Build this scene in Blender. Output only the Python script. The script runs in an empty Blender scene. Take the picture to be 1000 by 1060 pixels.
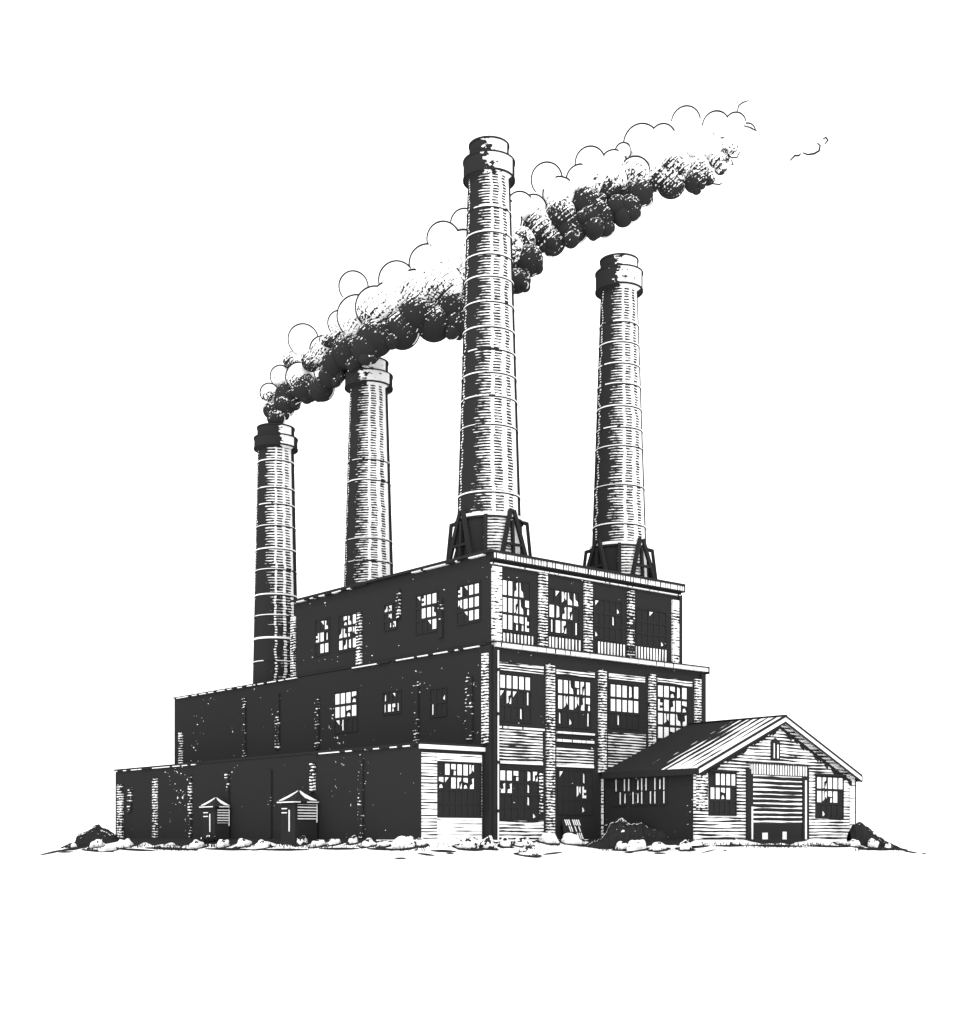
import bpy, math, random
from mathutils import Vector, noise as mnoise
from math import radians as R_, sin, cos, pi, sqrt

rnd = random.Random(7)
S = bpy.context.scene
COL = S.collection

# ------------------------------------------------------------------ camera frame
# building corner at the origin, front wall along +X, long side wall along +Y
FPX = 1368.0                     # focal length in photo pixels (photo is 1000 wide)
HORIZ = 865.0                    # eye level in photo pixels
EYE = 0.15
FW = Vector((0.6406, 0.7679, 0)); FW.normalize()
RT = Vector((FW.y, -FW.x, 0))
CAM = -60.0 * FW - 0.307 * RT + Vector((0, 0, EYE))

def ray(px, py):
    return FW + RT * ((px - 500) / FPX) + Vector((0, 0, (HORIZ - py) / FPX))
def at(px, py, depth):
    return CAM + ray(px, py) * depth
def on_x(px, py, x0):            # point of the wall plane x = x0
    d = ray(px, py); return CAM + d * ((x0 - CAM.x) / d.x)
def on_y(px, py, y0):
    d = ray(px, py); return CAM + d * ((y0 - CAM.y) / d.y)
def depth_of(p):
    return (Vector(p) - CAM).dot(FW)

# ------------------------------------------------------------------ terrain
RECTS = [(-3.7, -0.15, 14.8, 31.6), (7.0, -6.1, 19.4, 0.0)]
def fdist(x, y):
    m = 1e9
    for a, b, c, d in RECTS:
        dx = max(a - x, 0, x - c); dy = max(b - y, 0, y - d)
        m = min(m, sqrt(dx * dx + dy * dy))
    return m
def ground_z(x, y):
    d = fdist(x, y)
    z = -1.6 * (1 - math.exp(-d / 7.0)) - 0.02
    return z + 0.05 * min(d, 2) / 2 * mnoise.noise(Vector((x * .35, y * .35, 0)))
def on_ground(px, py):
    d = ray(px, py); t = 20.0
    while t < 140:
        p = CAM + d * t
        if p.z <= ground_z(p.x, p.y):
            return Vector((p.x, p.y, ground_z(p.x, p.y)))
        t += 0.05
    p = CAM + d * 75
    return Vector((p.x, p.y, ground_z(p.x, p.y)))

# ------------------------------------------------------------------ mesh builder
class MB:
    def __init__(s): s.v = []; s.f = []; s.m = []; s.uv = {}; s.smooth = False
    def poly(s, pts, m=0):
        i = len(s.v); s.v += [tuple(p) for p in pts]
        s.f.append(tuple(range(i, i + len(pts)))); s.m.append(m)
    def box(s, a, b, m=0):
        (x0, y0, z0), (x1, y1, z1) = a, b
        x0, x1 = min(x0, x1), max(x0, x1); y0, y1 = min(y0, y1), max(y0, y1); z0, z1 = min(z0, z1), max(z0, z1)
        i = len(s.v)
        s.v += [(x0,y0,z0),(x1,y0,z0),(x1,y1,z0),(x0,y1,z0),(x0,y0,z1),(x1,y0,z1),(x1,y1,z1),(x0,y1,z1)]
        for q in ((0,3,2,1),(4,5,6,7),(0,1,5,4),(1,2,6,5),(2,3,7,6),(3,0,4,7)):
            s.f.append(tuple(i + k for k in q)); s.m.append(m)
    def prism(s, pts, off, m=0):             # polygon swept by a vector
        n = len(pts); off = Vector(off); a = [Vector(p) for p in pts]; i = len(s.v)
        s.v += [tuple(p) for p in a] + [tuple(p + off) for p in a]
        s.f.append(tuple(i + k for k in range(n))); s.m.append(m)
        s.f.append(tuple(i + n + k for k in reversed(range(n)))); s.m.append(m)
        for k in range(n):
            l = (k + 1) % n
            s.f.append((i + l, i + k, i + n + k, i + n + l)); s.m.append(m)
    def bar(s, p, q, w, m=0, n=4, w2=None):
        p, q = Vector(p), Vector(q); d = (q - p).normalized(); w2 = w if w2 is None else w2
        u = d.cross(Vector((0, 0, 1)))
        if u.length < 1e-3: u = d.cross(Vector((1, 0, 0)))
        u.normalize(); t = d.cross(u); i = len(s.v)
        for c, ww in ((p, w), (q, w2)):
            for k in range(n):
                a = 2 * pi * (k + .5) / n
                s.v.append(tuple(c + (u * cos(a) + t * sin(a)) * ww * (.7071 if n == 4 else .5)))
        for k in range(n):
            l = (k + 1) % n
            s.f.append((i + k, i + l, i + n + l, i + n + k)); s.m.append(m)
        s.f.append(tuple(i + k for k in reversed(range(n)))); s.m.append(m)
        s.f.append(tuple(i + n + k for k in range(n))); s.m.append(m)
    def tube(s, pts, w, m=0, n=5, taper=False):
        pts = [Vector(p) for p in pts]; N = len(pts); i = len(s.v)
        for j, p in enumerate(pts):
            d = (pts[min(j + 1, N - 1)] - pts[max(j - 1, 0)]).normalized()
            u = d.cross(FW)
            if u.length < 1e-3: u = d.cross(Vector((1, 0, 0)))
            u.normalize(); t = d.cross(u)
            ww = w * (0.6 + 0.4 * sin(pi * min(max(j / (N - 1), 0.0), 1.0))) if taper else w
            for k in range(n):
                a = 2 * pi * k / n
                s.v.append(tuple(p + (u * cos(a) + t * sin(a)) * ww))
        for j in range(N - 1):
            for k in range(n):
                l = (k + 1) % n
                s.f.append((i + j*n + k, i + j*n + l, i + j*n + n + l, i + j*n + n + k)); s.m.append(m)
    def lathe(s, prof, seg=64, m=0, a0=0.0):  # prof: (r, z) list; uv.x = turn from the viewer-facing side
        i = len(s.v); n = len(prof)
        for k in range(seg):
            th = 2 * pi * k / seg + a0
            dvec = -FW * cos(th) + RT * sin(th)
            for (r, z) in prof: s.v.append((dvec.x * r, dvec.y * r, z))
        for k in range(seg):
            l = (k + 1) % seg
            for j in range(n - 1):
                fi = len(s.f)
                s.f.append((i + k*n + j, i + l*n + j, i + l*n + j + 1, i + k*n + j + 1)); s.m.append(m)
                s.uv[fi] = [(k / seg, prof[j][1]), ((k + 1) / seg, prof[j][1]), ((k + 1) / seg, prof[j+1][1]), (k / seg, prof[j+1][1])]
    def sphere(s, c, r, m=0, nu=20, nv=12, sq=(1, 1, 1), jit=0.0, seed=0):
        c = Vector(c); i = len(s.v); idx = []
        for a in range(nv + 1):
            ph = pi * a / nv - pi / 2; row = []
            for b in range(nu if 0 < a < nv else 1):
                th = 2 * pi * b / nu
                d = Vector((cos(ph) * cos(th), cos(ph) * sin(th), sin(ph)))
                rr = r * (1 + jit * mnoise.noise(d * 1.6 + Vector((seed, seed * .7, 0))))
                row.append(len(s.v)); s.v.append((c.x + d.x*rr*sq[0], c.y + d.y*rr*sq[1], c.z + d.z*rr*sq[2]))
            idx.append(row)
        for a in range(nv):
            for b in range(nu):
                l = (b + 1) % nu
                if a == 0: q = (idx[0][0], idx[1][l], idx[1][b])
                elif a == nv - 1: q = (idx[a][b], idx[a][l], idx[nv][0])
                else: q = (idx[a][b], idx[a][l], idx[a+1][l], idx[a+1][b])
                s.f.append(q); s.m.append(m)
    def build(s, name, mats, parent=None, smooth=False, loc=None, attr=None):
        me = bpy.data.meshes.new(name); me.from_pydata(s.v, [], s.f)
        if not isinstance(mats, (list, tuple)): mats = [mats]
        for q in mats: me.materials.append(q)
        me.polygons.foreach_set('material_index', s.m)
        if smooth: me.polygons.foreach_set('use_smooth', [True] * len(s.f))
        if s.uv:
            ul = me.uv_layers.new(name='UVMap')
            for fi, uvs in s.uv.items():
                for k, li in enumerate(me.polygons[fi].loop_indices): ul.data[li].uv = uvs[k]
        if attr:
            at_ = me.attributes.new(attr[0], 'FLOAT', 'POINT'); at_.data.foreach_set('value', attr[1])
        me.update()
        o = bpy.data.objects.new(name, me); COL.objects.link(o)
        if parent: o.parent = parent
        if loc is not None: o.location = loc
        return o

def tag(o, label=None, cat=None, group=None, kind=None):
    if label: o['label'] = label
    if cat: o['category'] = cat
    if group: o['group'] = group
    if kind: o['kind'] = kind
    return o
def thing(name, loc, label, cat, group=None):
    o = bpy.data.objects.new(name, None); COL.objects.link(o); o.location = loc
    o.empty_display_size = .3
    return tag(o, label, cat, group)

# ------------------------------------------------------------------ materials
INK = 0.0245
PALE = 0.82
class NT:
    def __init__(s, name):
        s.mat = bpy.data.materials.new(name); s.mat.use_nodes = True
        s.t = s.mat.node_tree; s.t.nodes.clear()
        s.out = s.t.nodes.new('ShaderNodeOutputMaterial')
    def node(s, k, **kw):
        n = s.t.nodes.new(k)
        for a, b in kw.items(): setattr(n, a, b)
        return n
    def link(s, a, b): s.t.links.new(a, b)
    def math(s, op, a, b=None, c=None, clamp=False):
        n = s.node('ShaderNodeMath', operation=op); n.use_clamp = clamp
        for i, x in enumerate((a, b, c)):
            if x is None: continue
            if hasattr(x, 'is_output'): s.link(x, n.inputs[i])
            else: n.inputs[i].default_value = x
        return n.outputs[0]
    def noise(s, vec, scale, loc=(0, 0, 0), detail=2.0, base=1.0):
        mp = s.node('ShaderNodeMapping'); s.link(vec, mp.inputs['Vector'])
        mp.inputs['Scale'].default_value = scale; mp.inputs['Location'].default_value = loc
        n = s.node('ShaderNodeTexNoise'); s.link(mp.outputs[0], n.inputs['Vector'])
        n.inputs['Scale'].default_value = base; n.inputs['Detail'].default_value = detail
        return n.outputs[0]
    def finish(s, mask, ink=INK, pale=PALE, rough=1.0):
        mix = s.node('ShaderNodeMix', data_type='RGBA')
        mix.inputs[6].default_value = (pale, pale, pale, 1); mix.inputs[7].default_value = (ink, ink, ink, 1)
        if hasattr(mask, 'is_output'): s.link(mask, mix.inputs[0])
        else: mix.inputs[0].default_value = mask
        b = s.node('ShaderNodeBsdfPrincipled'); s.link(mix.outputs[2], b.inputs['Base Color'])
        b.inputs['Roughness'].default_value = rough; b.inputs['Specular IOR Level'].default_value = 0.0
        s.link(b.outputs[0], s.out.inputs[0]); return s.mat
    def ramp(s, x, stops, interp='LINEAR'):
        r = s.node('ShaderNodeValToRGB'); r.color_ramp.interpolation = interp; s.link(x, r.inputs[0])
        e = r.color_ramp.elements
        while len(e) < len(stops): e.new(0.5)
        for k, (p, v) in enumerate(stops): e[k].position = p; e[k].color = (v, v, v, 1)
        return r.outputs[0]

def plain(name, val, fleck=0.0, scale=5.0, ink=INK, pale=PALE):
    """one colour with sparse flecks of the other (worn paint, chipped brick)"""
    n = NT(name); tc = n.node('ShaderNodeTexCoord')
    if fleck <= 0: return n.finish(val, ink, pale)
    q = n.noise(tc.outputs['Object'], (scale,) * 3, (3, 1, 7), 3)
    mk = n.math('GREATER_THAN', q, 1 - fleck) if val < .5 else n.math('LESS_THAN', q, 1 - fleck)
    return n.finish(mk, ink, pale)

def eng(name, line='z', freq=7.0, T=.45, amp=.8, along=1.2, seed=0, wob=.25, grad=None, blot=0.0, blot_scale=1.0, ink=INK, pale=PALE):
    """courses of boards or brick: dark joints between pale faces, of uneven width, with dark blotches"""
    n = NT(name); tc = n.node('ShaderNodeTexCoord'); oc = tc.outputs['Object']
    sp = n.node('ShaderNodeSeparateXYZ'); n.link(oc, sp.inputs[0])
    ax = {'x': sp.outputs[0], 'y': sp.outputs[1], 'z': sp.outputs[2]}
    if line == 'xy': c = n.math('ADD', ax['x'], ax['y'])
    elif line == 'diag': c = n.math('ADD', ax['x'], ax['z'])
    else: c = ax[line]
    acr = freq * .8
    sc = {'z': (along, along, acr), 'x': (acr, along, along), 'y': (along, acr, along), 'xy': (acr, acr, along), 'diag': (acr*.6, along, acr*.6)}[line]
    w = n.noise(oc, (along * .6,) * 3, (seed, 2, 5), 2)
    ph = n.math('MULTIPLY_ADD', w, wob * 2, n.math('MULTIPLY', c, freq))
    fr = n.math('FRACT', ph)
    L = n.math('ABSOLUTE', n.math('MULTIPLY_ADD', fr, 2.0, -1.0))
    q = n.noise(oc, sc, (seed * 1.3, seed, 1), 2)
    th = n.math('MULTIPLY_ADD', n.math('SUBTRACT', q, .5), amp * 2, T)
    if blot > 0:
        b = n.noise(oc, (blot_scale,) * 3, (seed, 9, 4), 3)
        th = n.math('MULTIPLY_ADD', n.math('SUBTRACT', b, .5), blot * 2, th)
    if grad:
        g = n.node('ShaderNodeMapRange'); n.link(ax[grad[0]], g.inputs[0])
        g.inputs[1].default_value, g.inputs[2].default_value = grad[1], grad[2]
        g.inputs[3].default_value, g.inputs[4].default_value = grad[3], grad[4]
        th = n.math('ADD', th, g.outputs[0])
    return n.finish(n.math('LESS_THAN', L, th), ink, pale)

def shaded_brick(name, stops, freq=7.0, amp=.55, seed=0, hatch=True, zdark=None):
    """round brickwork: thin dark courses, shade painted on the left side and the back"""
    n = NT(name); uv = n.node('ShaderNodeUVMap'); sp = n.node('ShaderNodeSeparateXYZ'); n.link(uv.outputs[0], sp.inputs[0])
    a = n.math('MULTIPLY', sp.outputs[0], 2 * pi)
    s_ = n.math('SINE', a); c_ = n.math('COSINE', a)  # turn from the viewer sets the shade painted into the brick
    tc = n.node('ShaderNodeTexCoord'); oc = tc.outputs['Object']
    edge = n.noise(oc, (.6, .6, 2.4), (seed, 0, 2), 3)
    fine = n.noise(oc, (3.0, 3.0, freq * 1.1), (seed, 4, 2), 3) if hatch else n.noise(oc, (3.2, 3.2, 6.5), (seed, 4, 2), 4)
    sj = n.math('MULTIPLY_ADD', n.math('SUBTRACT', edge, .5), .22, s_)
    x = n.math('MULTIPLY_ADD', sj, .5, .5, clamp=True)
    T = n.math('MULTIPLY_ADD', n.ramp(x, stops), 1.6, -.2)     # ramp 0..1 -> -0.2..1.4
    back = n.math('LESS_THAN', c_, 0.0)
    rim = n.math('GREATER_THAN', s_, .90)  # dark outline drawn down the right edge
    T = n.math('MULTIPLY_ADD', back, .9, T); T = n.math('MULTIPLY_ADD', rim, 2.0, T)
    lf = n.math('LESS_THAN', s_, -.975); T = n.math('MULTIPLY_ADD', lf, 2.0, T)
    if zdark:  # darker towards the bottom
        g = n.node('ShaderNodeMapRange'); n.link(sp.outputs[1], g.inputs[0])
        for k in range(4): g.inputs[k + 1].default_value = zdark[k]
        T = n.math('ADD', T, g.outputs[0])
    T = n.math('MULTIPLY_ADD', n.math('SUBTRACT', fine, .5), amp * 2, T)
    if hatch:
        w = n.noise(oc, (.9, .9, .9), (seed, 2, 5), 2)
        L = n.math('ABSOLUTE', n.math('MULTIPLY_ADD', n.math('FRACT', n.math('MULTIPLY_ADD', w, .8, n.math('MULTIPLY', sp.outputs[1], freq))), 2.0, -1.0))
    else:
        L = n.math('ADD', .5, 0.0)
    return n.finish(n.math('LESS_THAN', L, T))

def tarred():
    n = NT('tarred_brick'); tc = n.node('ShaderNodeTexCoord'); oc = tc.outputs['Object']
    q = n.noise(oc, (3.2, 3.2, 8.0), (3, 1, 7), 3); cl = n.noise(oc, (.45, .45, .45), (8, 2, 1), 2)
    return n.finish(n.math('LESS_THAN', n.math('MULTIPLY_ADD', n.math('SUBTRACT', cl, .5), .55, q), .77))
M_ink = tarred()
M_band = eng('chalked_band', 'xy', 1.2, .10, 1.3, 1.2, 51, .8, blot=1.0, blot_scale=.9)
M_dark = plain('blackened_iron', 1.0)
M_white = plain('white_paint_and_highlight', 0.0)
M_worn = eng('worn_coping', 'xy', 3.2, .05, .9, .7, 3, .6)
M_cop_l = eng('side_coping', 'y', .9, .35, 1.6, .8, 4, .9, blot=1.2, blot_scale=.35)
M_tick = eng('coping_ticks', 'x', 5.5, .30, .9, 1.0, 5, .5, blot=.5, blot_scale=.6)
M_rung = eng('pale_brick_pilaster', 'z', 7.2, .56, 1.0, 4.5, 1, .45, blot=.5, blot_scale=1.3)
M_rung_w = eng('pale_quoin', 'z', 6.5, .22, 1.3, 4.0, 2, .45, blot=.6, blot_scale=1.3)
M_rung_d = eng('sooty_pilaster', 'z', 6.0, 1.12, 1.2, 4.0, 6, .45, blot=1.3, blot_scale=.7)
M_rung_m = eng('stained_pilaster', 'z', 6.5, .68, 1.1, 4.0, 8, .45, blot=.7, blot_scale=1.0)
M_clap = eng('clapboard', 'z', 7.2, .64, .75, .9, 11, .35, blot=.4, blot_scale=.8)
M_clap_l = eng('pale_clapboard', 'z', 6.4, .46, .9, .9, 12, .35, blot=.6, blot_scale=.8)
M_shed = eng('shed_clapboard', 'z', 6.4, .44, .95, .6, 13, .3, blot=.6, blot_scale=.7)
M_lint = eng('lintel_boards', 'z', 8.0, .48, 1.1, .9, 14, .3)
M_lou = eng('louvre_slats', 'x', 4.6, .52, .5, .5, 15, .2)
M_roof = eng('seamed_roof_sheet', 'y', 2.1, .22, .5, .6, 17, .25, grad=('y', -4.9, -2.6, 0.0, 1.25), blot=.5, blot_scale=.5)
M_roll = eng('roller_door_slats', 'z', 4.6, .66, .6, .5, 18, .2, blot=.3, blot_scale=.6)
M_slat = eng('slatted_side', 'z', 6.0, .45, .3, .5, 19, .1)
M_wallw = eng('limewashed_boards', 'z', 6.0, .1, 1.0, .6, 21, .3)
M_head = eng('door_header', 'x', 5.0, .42, .5, .5, 22, .2)
M_rock = plain('pale_stone', 0.0, .38, 5.5)
M_rock2 = plain('mottled_stone', 0.0, .47, 5.0)
M_ground = plain('pale_bare_ground', 0.0, pale=.9)
M_soil_shade = plain('soil_and_shade', 1.0)
M_leaf = plain('dark_leaf', 1.0)
M_leafw = plain('leaf_highlight', 0.0)
M_grass = plain('dark_grass', 1.0)

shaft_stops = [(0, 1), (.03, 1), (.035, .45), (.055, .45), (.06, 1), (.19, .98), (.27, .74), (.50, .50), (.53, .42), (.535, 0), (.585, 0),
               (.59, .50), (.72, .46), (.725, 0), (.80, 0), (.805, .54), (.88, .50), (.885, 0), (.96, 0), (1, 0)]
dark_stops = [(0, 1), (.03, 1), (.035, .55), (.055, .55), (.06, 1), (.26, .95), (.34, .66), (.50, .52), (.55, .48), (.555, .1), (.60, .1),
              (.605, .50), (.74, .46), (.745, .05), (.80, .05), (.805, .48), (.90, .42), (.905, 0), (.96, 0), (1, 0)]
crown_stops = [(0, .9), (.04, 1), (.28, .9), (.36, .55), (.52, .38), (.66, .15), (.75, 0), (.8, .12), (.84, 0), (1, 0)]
M_shaft = shaded_brick('shaded_pale_brick', shaft_stops, 7.2, .72, 1)
M_shaft2 = shaded_brick('shaded_pale_brick_ringed', shaft_stops, 7.2, .75, 5)
M_shaft3 = shaded_brick('shaded_pale_brick_plain', shaft_stops, 7.2, .8, 9)
M_shaftd = shaded_brick('heavily_shaded_brick', dark_stops, 6.2, .6, 12, zdark=(3.0, 9.0, .5, -.05))
M_crown = shaded_brick('shaded_crown', crown_stops, 6, 1.7, 3, hatch=False)
M_crownd = shaded_brick('black_shaded_crown', [(0, 1), (.6, .95), (.7, .4), (.78, .1), (.86, .15), (.9, 0), (1, 0)], 6, 1.3, 6, hatch=False)

# ------------------------------------------------------------------ ground
def build_ground():
    def axis(lo, hi):
        a = []; x = lo
        while x <= hi: a.append(x); x += .3
        st = 1.2; y = a[-1]
        while y < 4000: y += st; st *= 1.35; a.append(y)
        st = 1.2; y = a[0]; pre = []
        while y > -4000: y -= st; st *= 1.35; pre.append(y)
        return pre[::-1] + a
    xs = axis(-24, 40); ys = axis(-26, 42); mb = MB(); ny = len(ys)
    for x in xs:
        for y in ys: mb.v.append((x, y, ground_z(x, y)))
    for i in range(len(xs) - 1):
        for j in range(ny - 1):
            mb.f.append((i*ny + j, (i+1)*ny + j, (i+1)*ny + j + 1, i*ny + j + 1)); mb.m.append(0)
    tag(mb.build('ground', M_ground, smooth=True), 'pale bare ground falling gently away from the factory', 'ground', kind='structure')
build_ground()

# ------------------------------------------------------------------ windows
def shards(mb, fr, a0, a1, z0, z1, code, r):
    """panes of one light of a window: fr(a, z, depth) -> point"""
    def P(pts): mb.prism([fr(a0 + (a1 - a0) * x, z0 + (z1 - z0) * y, .02) for x, y in pts], fr(0, 0, .035) - fr(0, 0, .02))
    if code == '1': P([(0, 0), (1, 0), (1, 1), (0, 1)])
    elif code == 'x':                              # broken: pieces of pane left in the light
        k = r.randrange(8)
        if k == 0: P([(0, .1), (.45, .3), (.35, 1), (0, 1)]); P([(.6, .55), (1, .35), (1, 1), (.7, .95)])
        elif k == 1: P([(0, 0), (1, 0), (.85, .35), (.3, .5), (.15, 1), (0, 1)])
        elif k == 2: P([(.1, 0), (1, 0), (1, 1), (.6, .9), (.75, .45), (.2, .35)])
        elif k == 3: P([(0, .65), (1, .55), (1, 1), (0, 1)]); P([(.1, 0), (.9, .05), (.6, .35), (.2, .3)])
        elif k == 4: P([(0, 0), (.4, .1), (.3, .6), (.8, .7), (.9, 1), (0, 1)]); P([(.6, 0), (1, 0), (1, .5)])
        elif k == 5: P([(.2, 0), (.8, .1), (.75, .9), (.25, 1)])
        elif k == 6: P([(0, 0), (1, 0), (1, .25), (.35, .2), (.3, .5), (.9, .45), (1, .7), (.35, .72), (.4, 1), (0, 1)])
        else: P([(0, .55), (1, .5), (1, 1), (0, 1)]); P([(.55, 0), (1, 0), (1, .38), (.65, .4)])
    elif code == 's': P([(.2, .1), (.5, .05), (.45, .8), (.25, .9)])
    elif code == 't': P([(0, .55), (.8, 1), (0, 1)])
    elif code == 'b': P([(0, .0), (.5, .12), (.3, .3), (0, .45)])
    elif code == 'l': P([(.38, 0), (.62, 0), (.62, 1), (.38, 1)])

def window(parent, fr, a0, a1, z0, z1, rows, seed, bar=.10, label=None, frame=None):
    r = random.Random(seed); w = MB(); p = MB(); nr = len(rows); nc = len(rows[0])
    fw = .06; wa = (a1 - a0) / nc; hz = (z1 - z0) / nr
    def bx(x0, x1, y0, y1, d): w.prism([fr(x0, y0, 0.004), fr(x1, y0, 0.004), fr(x1, y1, 0.004), fr(x0, y1, 0.004)], fr(0, 0, d * .5) - fr(0, 0, 0.004))
    bx(a0 - fw, a1 + fw, z0 - fw, z0, .08); bx(a0 - fw, a1 + fw, z1, z1 + fw, .08)
    bx(a0 - fw, a0, z0, z1, .079); bx(a1, a1 + fw, z0, z1, .079)
    for k in range(1, nc): bx(a0 + k*wa - bar/2, a0 + k*wa + bar/2, z0, z1, .06)
    for k in range(1, nr): bx(a0, a1, z0 + k*hz - bar/2, z0 + k*hz + bar/2, .062)
    for i, row in enumerate(rows):
        for j, ch in enumerate(row):
            zt = z1 - i * hz
            shards(p, fr, a0 + j*wa + bar/2 + .012, a0 + (j+1)*wa - bar/2 - .012, zt - hz + bar/2 + .015, zt - bar/2 - .015, ch, r)
    o = w.build('window', frame or M_dark, parent)
    if label: o['label'] = label
    if p.f: p.build('pane', M_white, o)  # white panes paint the sky's reflection in the glass
    return o

def fr_front(y0):
    return lambda a, z, d: Vector((a, y0 - d, z))
def fr_side(x0):                    # a runs along +Y
    return lambda a, z, d: Vector((x0 - d, a, z))

# ------------------------------------------------------------------ main factory building
YM = -.15                           # face of the two lower storeys
XM = -.12
ZT, ZM = 13.0, 8.8
XT, XE = 12.95, 14.7                 # right ends: upper storey / lower storeys
YT, YE = 16.7, 30.8                 # back ends along the side wall
fac = thing('factory_building', (0, 0, 0), 'three-storey black brick factory block with pale pilasters and rows of broken windows', 'factory')
def fz(px, py, y0): p = on_y(px, py, y0); return p.x, p.z
def sz(px, py, x0): p = on_x(px, py, x0); return p.y, p.z

b = MB(); b.box((0, 0, ZM - .05), (XT, YT, ZT - .02)); b.build('upper_storey_wall', M_ink, fac)
b = MB(); b.box((XM, YM, -.6), (XE, YE, ZM)); b.build('lower_wall', M_ink, fac)

# cornice on the top of the upper storey: dark cap, pale ticked band, dark drip and thin pale line
b = MB(); b.box((-.22, -.30, ZT - .02), (XT - .02, YT + .1, ZT + .10)); b.box((XT - .077, -.30, ZT - .33), (XT - .02, -.0, ZT - .023)); b.build('parapet_cap', M_dark, fac)
b = MB(); b.box((.0, -.262, ZT - .31), (XT - .08, -.003, ZT - .253)); b.build('drip_mould', M_dark, fac)
b = MB(); b.box((.0, -.26, ZT - .25), (XT - .08, -.003, ZT - .023)); b.build('cornice', M_tick, fac)
b = MB(); b.box((.02, -.14, ZT - .50), (XT - .2, -.003, ZT - .45)); b.build('string_course', M_worn, fac)
def coping_len(px0, px1, x0, z0, z1, par, dx):        # a length of coping still pale, the rest has gone black
    ya, yb = on_x(px1, 700, x0).y, on_x(px0, 700, x0).y
    q = MB(); q.box((x0 - dx, ya, z0), (x0 - .003, yb, z1)); q.build('side_coping', M_cop_l, par)
for a, c in ((304, 382), (429, 479), (488, 503)): coping_len(a, c, 0, ZT - .085, ZT - .03, fac, .19)
# ledge between upper storey and lower storeys
b = MB(); b.box((.12, YM - .22, ZM - .08), (XE - .06, YM + .14, ZM + .11)); b.build('ledge', M_worn, fac)
b = MB(); b.box((XM - .02, YM - .26, ZM + .113), (XE, YM + .146, ZM + .17)); b.box((XE - .057, YM - .26, ZM - .2), (XE, YM - .003, ZM + .11)); b.build('ledge_cap', M_dark, fac)
for a, c in ((184, 308), (366, 404), (408, 497)): coping_len(a, c, XM, ZM - .035, ZM + .015, fac, .11)
b = MB(); b.box((XM - .04, YM + .3, ZM + .023), (XM + .2, YE + .14, ZM + .09)); b.build('side_coping_cap', M_dark, fac)

def pilaster(px0, px1, pyt, pyb, y0, mat, d=.11):
    x0, zt = fz(px0, pyt, y0); x1, _ = fz(px1, pyt, y0); _, zb = fz(px0, pyb, y0)
    m = MB(); m.box((x0, y0 - d, max(zb, -.3)), (x1, y0 - .003, zt)); m.build('pilaster', mat, fac)
# upper storey pilasters
pilaster(508.5, 518, 586, 667, 0, M_rung_w)
pilaster(557, 565.5, 593, 674, 0, M_rung)
pilaster(604, 612, 602, 680, 0, M_rung)
pilaster(649, 655.5, 611, 685, 0, M_rung_m)
pilaster(695, 701.5, 621, 688, 0, M_rung_w)
pilaster(701.8, 704.6, 616, 690, 0, M_dark, .125)
# lower storeys pilasters
pilaster(565, 573, 687, 868, YM, M_rung)
pilaster(619, 626.5, 693, 800, YM, M_rung)
pilaster(671, 677.5, 698, 790, YM, M_rung)
pilaster(718.5, 724.5, 703, 790, YM, M_rung)
pilaster(724.8, 727.8, 698, 790, YM, M_dark, .125)
def spilaster(px0, px1, pyt, pyb, x0, mat, par, d=.1):
    y0, zt = sz(px1, pyt, x0); y1, _ = sz(px0, pyt, x0); _, zb = sz(px1, pyb, x0)
    m = MB(); m.box((x0 - d, y0, max(zb, -.5)), (x0 - .003, y1, zt)); return m.build('pilaster', mat, par)
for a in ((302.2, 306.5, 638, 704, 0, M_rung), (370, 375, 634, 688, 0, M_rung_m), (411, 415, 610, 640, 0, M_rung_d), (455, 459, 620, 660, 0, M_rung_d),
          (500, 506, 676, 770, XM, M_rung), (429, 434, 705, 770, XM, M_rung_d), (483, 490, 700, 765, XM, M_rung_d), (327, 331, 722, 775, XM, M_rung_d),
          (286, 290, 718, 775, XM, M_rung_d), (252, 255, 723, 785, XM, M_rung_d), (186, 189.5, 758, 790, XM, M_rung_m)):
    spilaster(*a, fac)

F0, FM = fr_front(0), fr_front(YM)
def fwin(fr, y0, px0, px1, pyt, pyb, rows, seed, **k):
    x0, zt = fz(px0, pyt, y0); x1, _ = fz(px1, pyt, y0); _, zb = fz(px0, pyb, y0)
    return window(fac, fr, x0, x1, zb, zt, rows, seed, **k)
fwin(F0, 0, 519, 548, 599, 652, ['11xx0', '11xxx', '11xxx'], 1)
fwin(F0, 0, 567.5, 599, 609, 655, ['0txxx', '1xxx0', 'l1x0l'], 2)
fwin(F0, 0, 615, 643, 620, 660, ['t000b', '000s0', 'b0000'], 3, label='dark window with nearly all its panes gone')
fwin(F0, 0, 659, 689, 630, 667, ['00t00', '00000', '0000b'], 4, label='dark window with nearly all its panes gone')
for px0, px1, pt, pb in ((519, 551, 655, 672), (568, 601, 659, 678), (618, 646, 664, 682), (658, 690, 669, 686)):
    x0, zt = fz(px0, pt, 0); x1, _ = fz(px1, pt, 0); _, zb = fz(px0, pb, 0)
    m = MB(); m.box((x0, -.06, zb), (x1, -.003, zt)); m.build('louvre_panel', M_lou, fac)
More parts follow.
